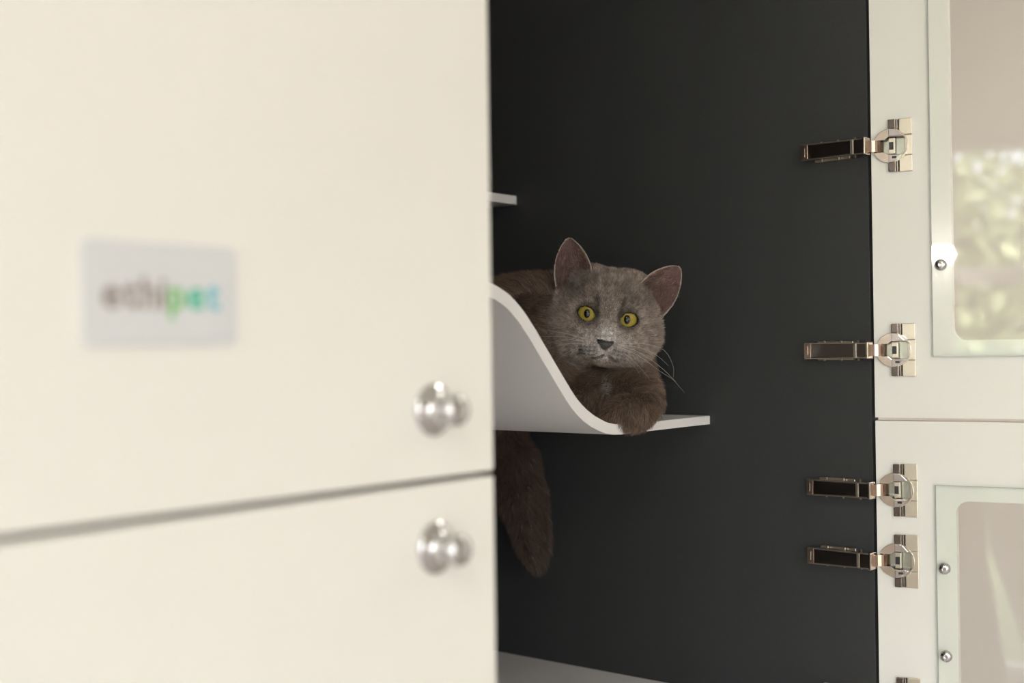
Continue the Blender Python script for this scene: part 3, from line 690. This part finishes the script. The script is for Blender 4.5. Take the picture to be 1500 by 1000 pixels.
# eyes: amber iris, upright pupil, wet cornea
def eye_mat():
    m = mat('cat_eye', (.5, .4, .05), .25, coat=0.5, spec=0.1); nt = m.node_tree; N = nt.nodes.new; Lk = nt.links.new; bs = nt.nodes['Principled BSDF']; bs.inputs['Coat Roughness'].default_value = .02
    tc = N('ShaderNodeTexCoord'); sx = N('ShaderNodeSeparateXYZ'); Lk(tc.outputs['Object'], sx.inputs[0])
    def M2(op, a, b__=None):
        n_ = N('ShaderNodeMath'); n_.operation = op
        for i_, v_ in enumerate((a, b__)):
            if v_ is None: continue
            if isinstance(v_, (int, float)): n_.inputs[i_].default_value = v_
            else: Lk(v_, n_.inputs[i_])
        return n_.outputs[0]
    x2 = M2('POWER', M2('DIVIDE', sx.outputs[0], .0034), 2.0); z2 = M2('POWER', M2('DIVIDE', sx.outputs[2], .0050), 2.0)
    pup = M2('LESS_THAN', M2('ADD', x2, z2), 1.0)
    rr = M2('SQRT', M2('ADD', M2('POWER', sx.outputs[0], 2.0), M2('POWER', sx.outputs[2], 2.0)))
    rp = N('ShaderNodeValToRGB'); Lk(M2('DIVIDE', rr, .0117), rp.inputs[0]); e = rp.color_ramp.elements
    e[0].position = .28; e[0].color = (.34, .22, .03, 1); e[1].position = .52; e[1].color = (.41, .335, .065, 1)
    for p_, c_ in ((.80, (.38, .31, .045, 1)), (.93, (.22, .19, .02, 1)), (.99, (.02, .018, .01, 1))): e_ = e.new(p_); e_.color = c_
    ns = N('ShaderNodeTexNoise'); ns.inputs['Scale'].default_value = 900; Lk(tc.outputs['Object'], ns.inputs['Vector'])
    mx = N('ShaderNodeMix'); mx.data_type = 'RGBA'; mx.blend_type = 'MULTIPLY'; mx.inputs[0].default_value = .25; Lk(rp.outputs[0], mx.inputs[6]); Lk(ns.outputs['Fac'], mx.inputs[7])
    m3 = N('ShaderNodeMix'); m3.data_type = 'RGBA'; Lk(pup, m3.inputs[0]); Lk(mx.outputs[2], m3.inputs[6]); m3.inputs[7].default_value = (.002, .002, .002, 1); Lk(m3.outputs[2], bs.inputs['Base Color'])
eye_mat()
for e_ in EYE:
    bm = bmesh.new(); bmesh.ops.create_uvsphere(bm, u_segments=48, v_segments=32, radius=ER/1000)
    for v_ in bm.verts:
        if v_.co.y > 0: v_.co.y *= 1.06
    o = from_bm('eye', bm, 'cat_eye', cat, smooth=True); o.location = to_local(h2c(e_))[0]; o.rotation_euler = (0, -HR*.6, 0); o['label'] = 'amber yellow eye with an upright black pupil'
# nose leather
bm = bmesh.new(); bmesh.ops.create_uvsphere(bm, u_segments=24, v_segments=16, radius=1)
for v_ in bm.verts:
    k = 1.0 if v_.co.z > 0 else 1.0 + .55*v_.co.z
    v_.co = Vector((v_.co.x*8.4*k, v_.co.y*5.5, v_.co.z*(3.6 if v_.co.z > 0 else 7.2)))/1000
mat('nose_leather', (.055, .050, .050), .42, spec=.4, bump=(1500, .3, .0003))
o = from_bm('nose', bm, 'nose_leather', cat, smooth=True); o.location = to_local(h2c((0, 53.2, -28.3)))[0]; o.rotation_euler = (math.radians(-8), -HR, 0); o['label'] = 'dark grey nose'
# whiskers
mat('whisker_white', (.80, .76, .72), .3, spec=.5)
def wpt(px, py, y): k = (1400-y)/1800.5; zz = (463-py)*k; return to_local([(px-886)*k+.0136*zz, y, zz])[0]
WH = [[(858, 499, 52), (838, 493, 50), (812, 487, 40), (785, 483, 28)], [(857, 503, 52), (836, 500, 50), (815, 501, 42), (796, 507, 32)], [(858, 507, 51), (838, 505, 49), (818, 508, 42), (799, 515, 32)],
      [(856, 502, 52), (836, 497, 49), (810, 494, 38), (776, 495, 26)], [(859, 511, 50), (842, 514, 48), (826, 522, 42), (812, 534, 36)],
      [(910, 510, 52), (935, 519, 49), (972, 545, 42), (1003, 579, 32)], [(911, 513, 51), (935, 524, 49), (965, 546, 43), (990, 562, 36)], [(908, 516, 50), (924, 528, 49), (945, 550, 44), (962, 574, 38)],
      [(912, 506, 51), (940, 507, 48), (972, 516, 38), (986, 540, 30), (986, 560, 26)], [(909, 519, 49), (920, 530, 48), (932, 543, 45), (940, 556, 42)], [(911, 509, 51), (938, 513, 48), (962, 524, 40), (980, 540, 32)]]
def spline(P, n=12):
    P = [np.asarray(p) for p in P]; P = [2*P[0]-P[1]]+P+[2*P[-1]-P[-2]]; out = []
    for i in range(1, len(P)-2):
        for t in np.linspace(0, 1, n, endpoint=False):
            out.append(.5*((2*P[i])+(-P[i-1]+P[i+1])*t+(2*P[i-1]-5*P[i]+4*P[i+1]-P[i+2])*t*t+(-P[i-1]+3*P[i]-3*P[i+1]+P[i+2])*t**3))
    return out+[P[-2]]
for wh in WH:
    pp = spline([wpt(*p) for p in wh], 5); n = len(pp)
    bm = bmesh.new(); tube(bm, pp, [.00016*(1-.7*i/(n-1)) for i in range(n)], 5); from_bm('whisker', bm, 'whisker_white', cat, smooth=True)

# ------------------------------------------------------------------ added lights out of view: ceiling fill and a glint source
def ceiling_fill(u, v, label):  # added to brighten the cabinet and the wall behind the open doors
    o = empty('ceiling_fill', (u, v, ROOM['z1'])); tag(o, label, 'lamp', 'added ceiling fill lights')
    bm = bmesh.new(); lathe(bm, [(0, 0), (.30, 0), (.30, -.05), (.285, -.055), (.28, -.045), (0, -.045)], 48)
    for v_ in bm.verts: v_.co = Vector((v_.co.x, v_.co.z, v_.co.y))
    from_bm('housing', bm, 'window_white', o, smooth=True)
    bm = bmesh.new(); lathe(bm, [(0, -.046), (.278, -.046), (.27, -.058), (.20, -.064), (0, -.066)], 48)
    for v_ in bm.verts: v_.co = Vector((v_.co.x, v_.co.z, v_.co.y))
    from_bm('diffuser', bm, 'fill_glow', o, smooth=True)
ceiling_fill(-2.55, -1.25, 'added round ceiling fill light nearer the cabinet')
ceiling_fill(-2.45, -2.75, 'added round ceiling fill light nearer the wide window')
ceiling_fill(1.45, -.75, 'added round ceiling fill light brightening the wall behind the open doors')
sc = tag(empty('glint_light', (ROOM['u0'], -.425, Z(.352))), 'small added glowing source for the glint in the door glass', 'lamp')  # added where the door glass mirrors it as a bright glint
bm = bmesh.new(); lathe(bm, [(0, 0), (.03, 0), (.03, .012), (.012, .016), (.010, .04), (0, .04)], 24)
for v_ in bm.verts: v_.co = Vector((v_.co.y, v_.co.x, v_.co.z))
from_bm('bracket', bm, 'window_white', sc, smooth=True)
bm = bmesh.new(); lathe(bm, [(0, .028), (.030, .026), (.040, .015), (.043, 0), (.040, -.015), (.030, -.026), (0, -.028)], 32)
for v_ in bm.verts: v_.co = Vector((v_.co.x*.6+.062, v_.co.z, v_.co.y))
from_bm('shade', bm, 'glint_glow', sc, smooth=True)

# ------------------------------------------------------------------ added curtains, their gap shaping a green streak in the reflection
def added_curtain(edge, far, label):
    """edge(z): the free edge; far: the v of the other side; gathered folds, 3 mm thick"""
    bm = bmesh.new(); nz, nv = 14, 60; grid = []
    zt, zb = Z(-.05), .03
    for side in (0, .004):
        rows = []
        for i in range(nz+1):
            z = zt + (zb-zt)*i/nz; e = edge(z - CAM_Z)
            rows.append([bm.verts.new((ROOM['u0']+.07+.022*math.sin(k*.9)+side, e+(far-e)*k/nv, z)) for k in range(nv+1)])
        grid.append(rows)
    for r_ in grid:
        for i in range(nz):
            for k in range(nv): bm.faces.new([r_[i][k], r_[i][k+1], r_[i+1][k+1], r_[i+1][k]])
    a, b2 = grid
    for i in range(nz):
        for k in (0, nv): bm.faces.new([a[i][k], a[i+1][k], b2[i+1][k], b2[i][k]])
    for k in range(nv):
        for i in (0, nz): bm.faces.new([a[i][k], a[i][k+1], b2[i][k+1], b2[i][k]])
    o = from_bm('added_curtain', bm, 'curtain_cloth', None, smooth=True); tag(o, label, 'added_curtain')
gap = lambda z: min(1.0, max(0.0, (-.80 - z)/.55))
added_curtain(lambda z: -.575 - .075*gap(z), -.30, 'added narrow beige drape bounding the reflected green streak')
added_curtain(lambda z: -.579 - .185*gap(z), -1.40, 'added wide beige drape blocking the lower garden door in the reflection')
rod = tag(empty('added_rod', (ROOM['u0'], 0, Z(-.05))), 'thin steel rod carrying the added drapes', 'curtain rod')
bm = bmesh.new(); tube(bm, [(.072, -1.45, .008), (.072, -.27, .008)], [.006]*2, 12); from_bm('rod', bm, 'chrome', rod, smooth=True)
for v_ in (-1.44, -.28): box('bracket', 0, .075, v_-.005, v_+.005, -.004, .004, 'chrome', rod)

# ------------------------------------------------------------------ garden beyond the glass
struct(box('ground', -16, ROOM['u0']-T, -9, 5, -.12, -.03, 'lawn'), 'green lawn outside the garden door')
def tree(u, v, h, rad, nleaf, label, seed):
    rg = np.random.default_rng(seed); o = tag(empty('garden_tree', (u, v, -.03)), label, 'tree', 'trees in the garden')
    bm = bmesh.new(); tube(bm, [(0, 0, 0), (.03, .02, h*.4), (-.04, .03, h*.8)], [.11, .08, .04], 10); from_bm('trunk', bm, 'bark', o, smooth=True)
    c = rg.normal(size=(26, 3)); c /= np.linalg.norm(c, axis=1)[:, None]; c = c*np.array([rad, rad, h*.42])*rg.uniform(.35, .9, (26, 1)) + np.array([0, 0, h*.60])
    p = c[rg.integers(0, 26, nleaf)] + rg.normal(size=(nleaf, 3))*rad*.22
    p[:, 2] = np.maximum(p[:, 2], .1)
    a = rg.normal(size=(nleaf, 3)); a /= np.linalg.norm(a, axis=1)[:, None]; b_ = np.cross(a, rg.normal(size=(nleaf, 3))); b_ /= np.linalg.norm(b_, axis=1)[:, None]
    s = rg.uniform(.05, .10, (nleaf, 1))
    vv = np.stack([p-a*s, p+b_*s*.5, p+a*s, p-b_*s*.5], 1).reshape(-1, 3)
    me = bpy.data.meshes.new('foliage'); me.from_pydata(vv.tolist(), [], np.arange(nleaf*4).reshape(-1, 4).tolist())
    at = me.attributes.new('leaf_tone', 'FLOAT', 'FACE'); at.data.foreach_set('value', rg.uniform(0, 1, nleaf).astype(np.float32))
    f = link('foliage', me, 'leaf_green', o); f['kind'] = 'stuff'
tree(-8.9, -1.1, 3.6, 1.5, 6000, 'broad leafy tree straight beyond the garden door', 1)
tree(-9.4, -5.4, 3.9, 1.5, 5000, 'tall leafy tree beyond the far side of the garden door', 2)
tree(-9.8, 3.2, 3.2, 1.3, 4000, 'leafy tree beyond the cabinet side of the garden door', 3)
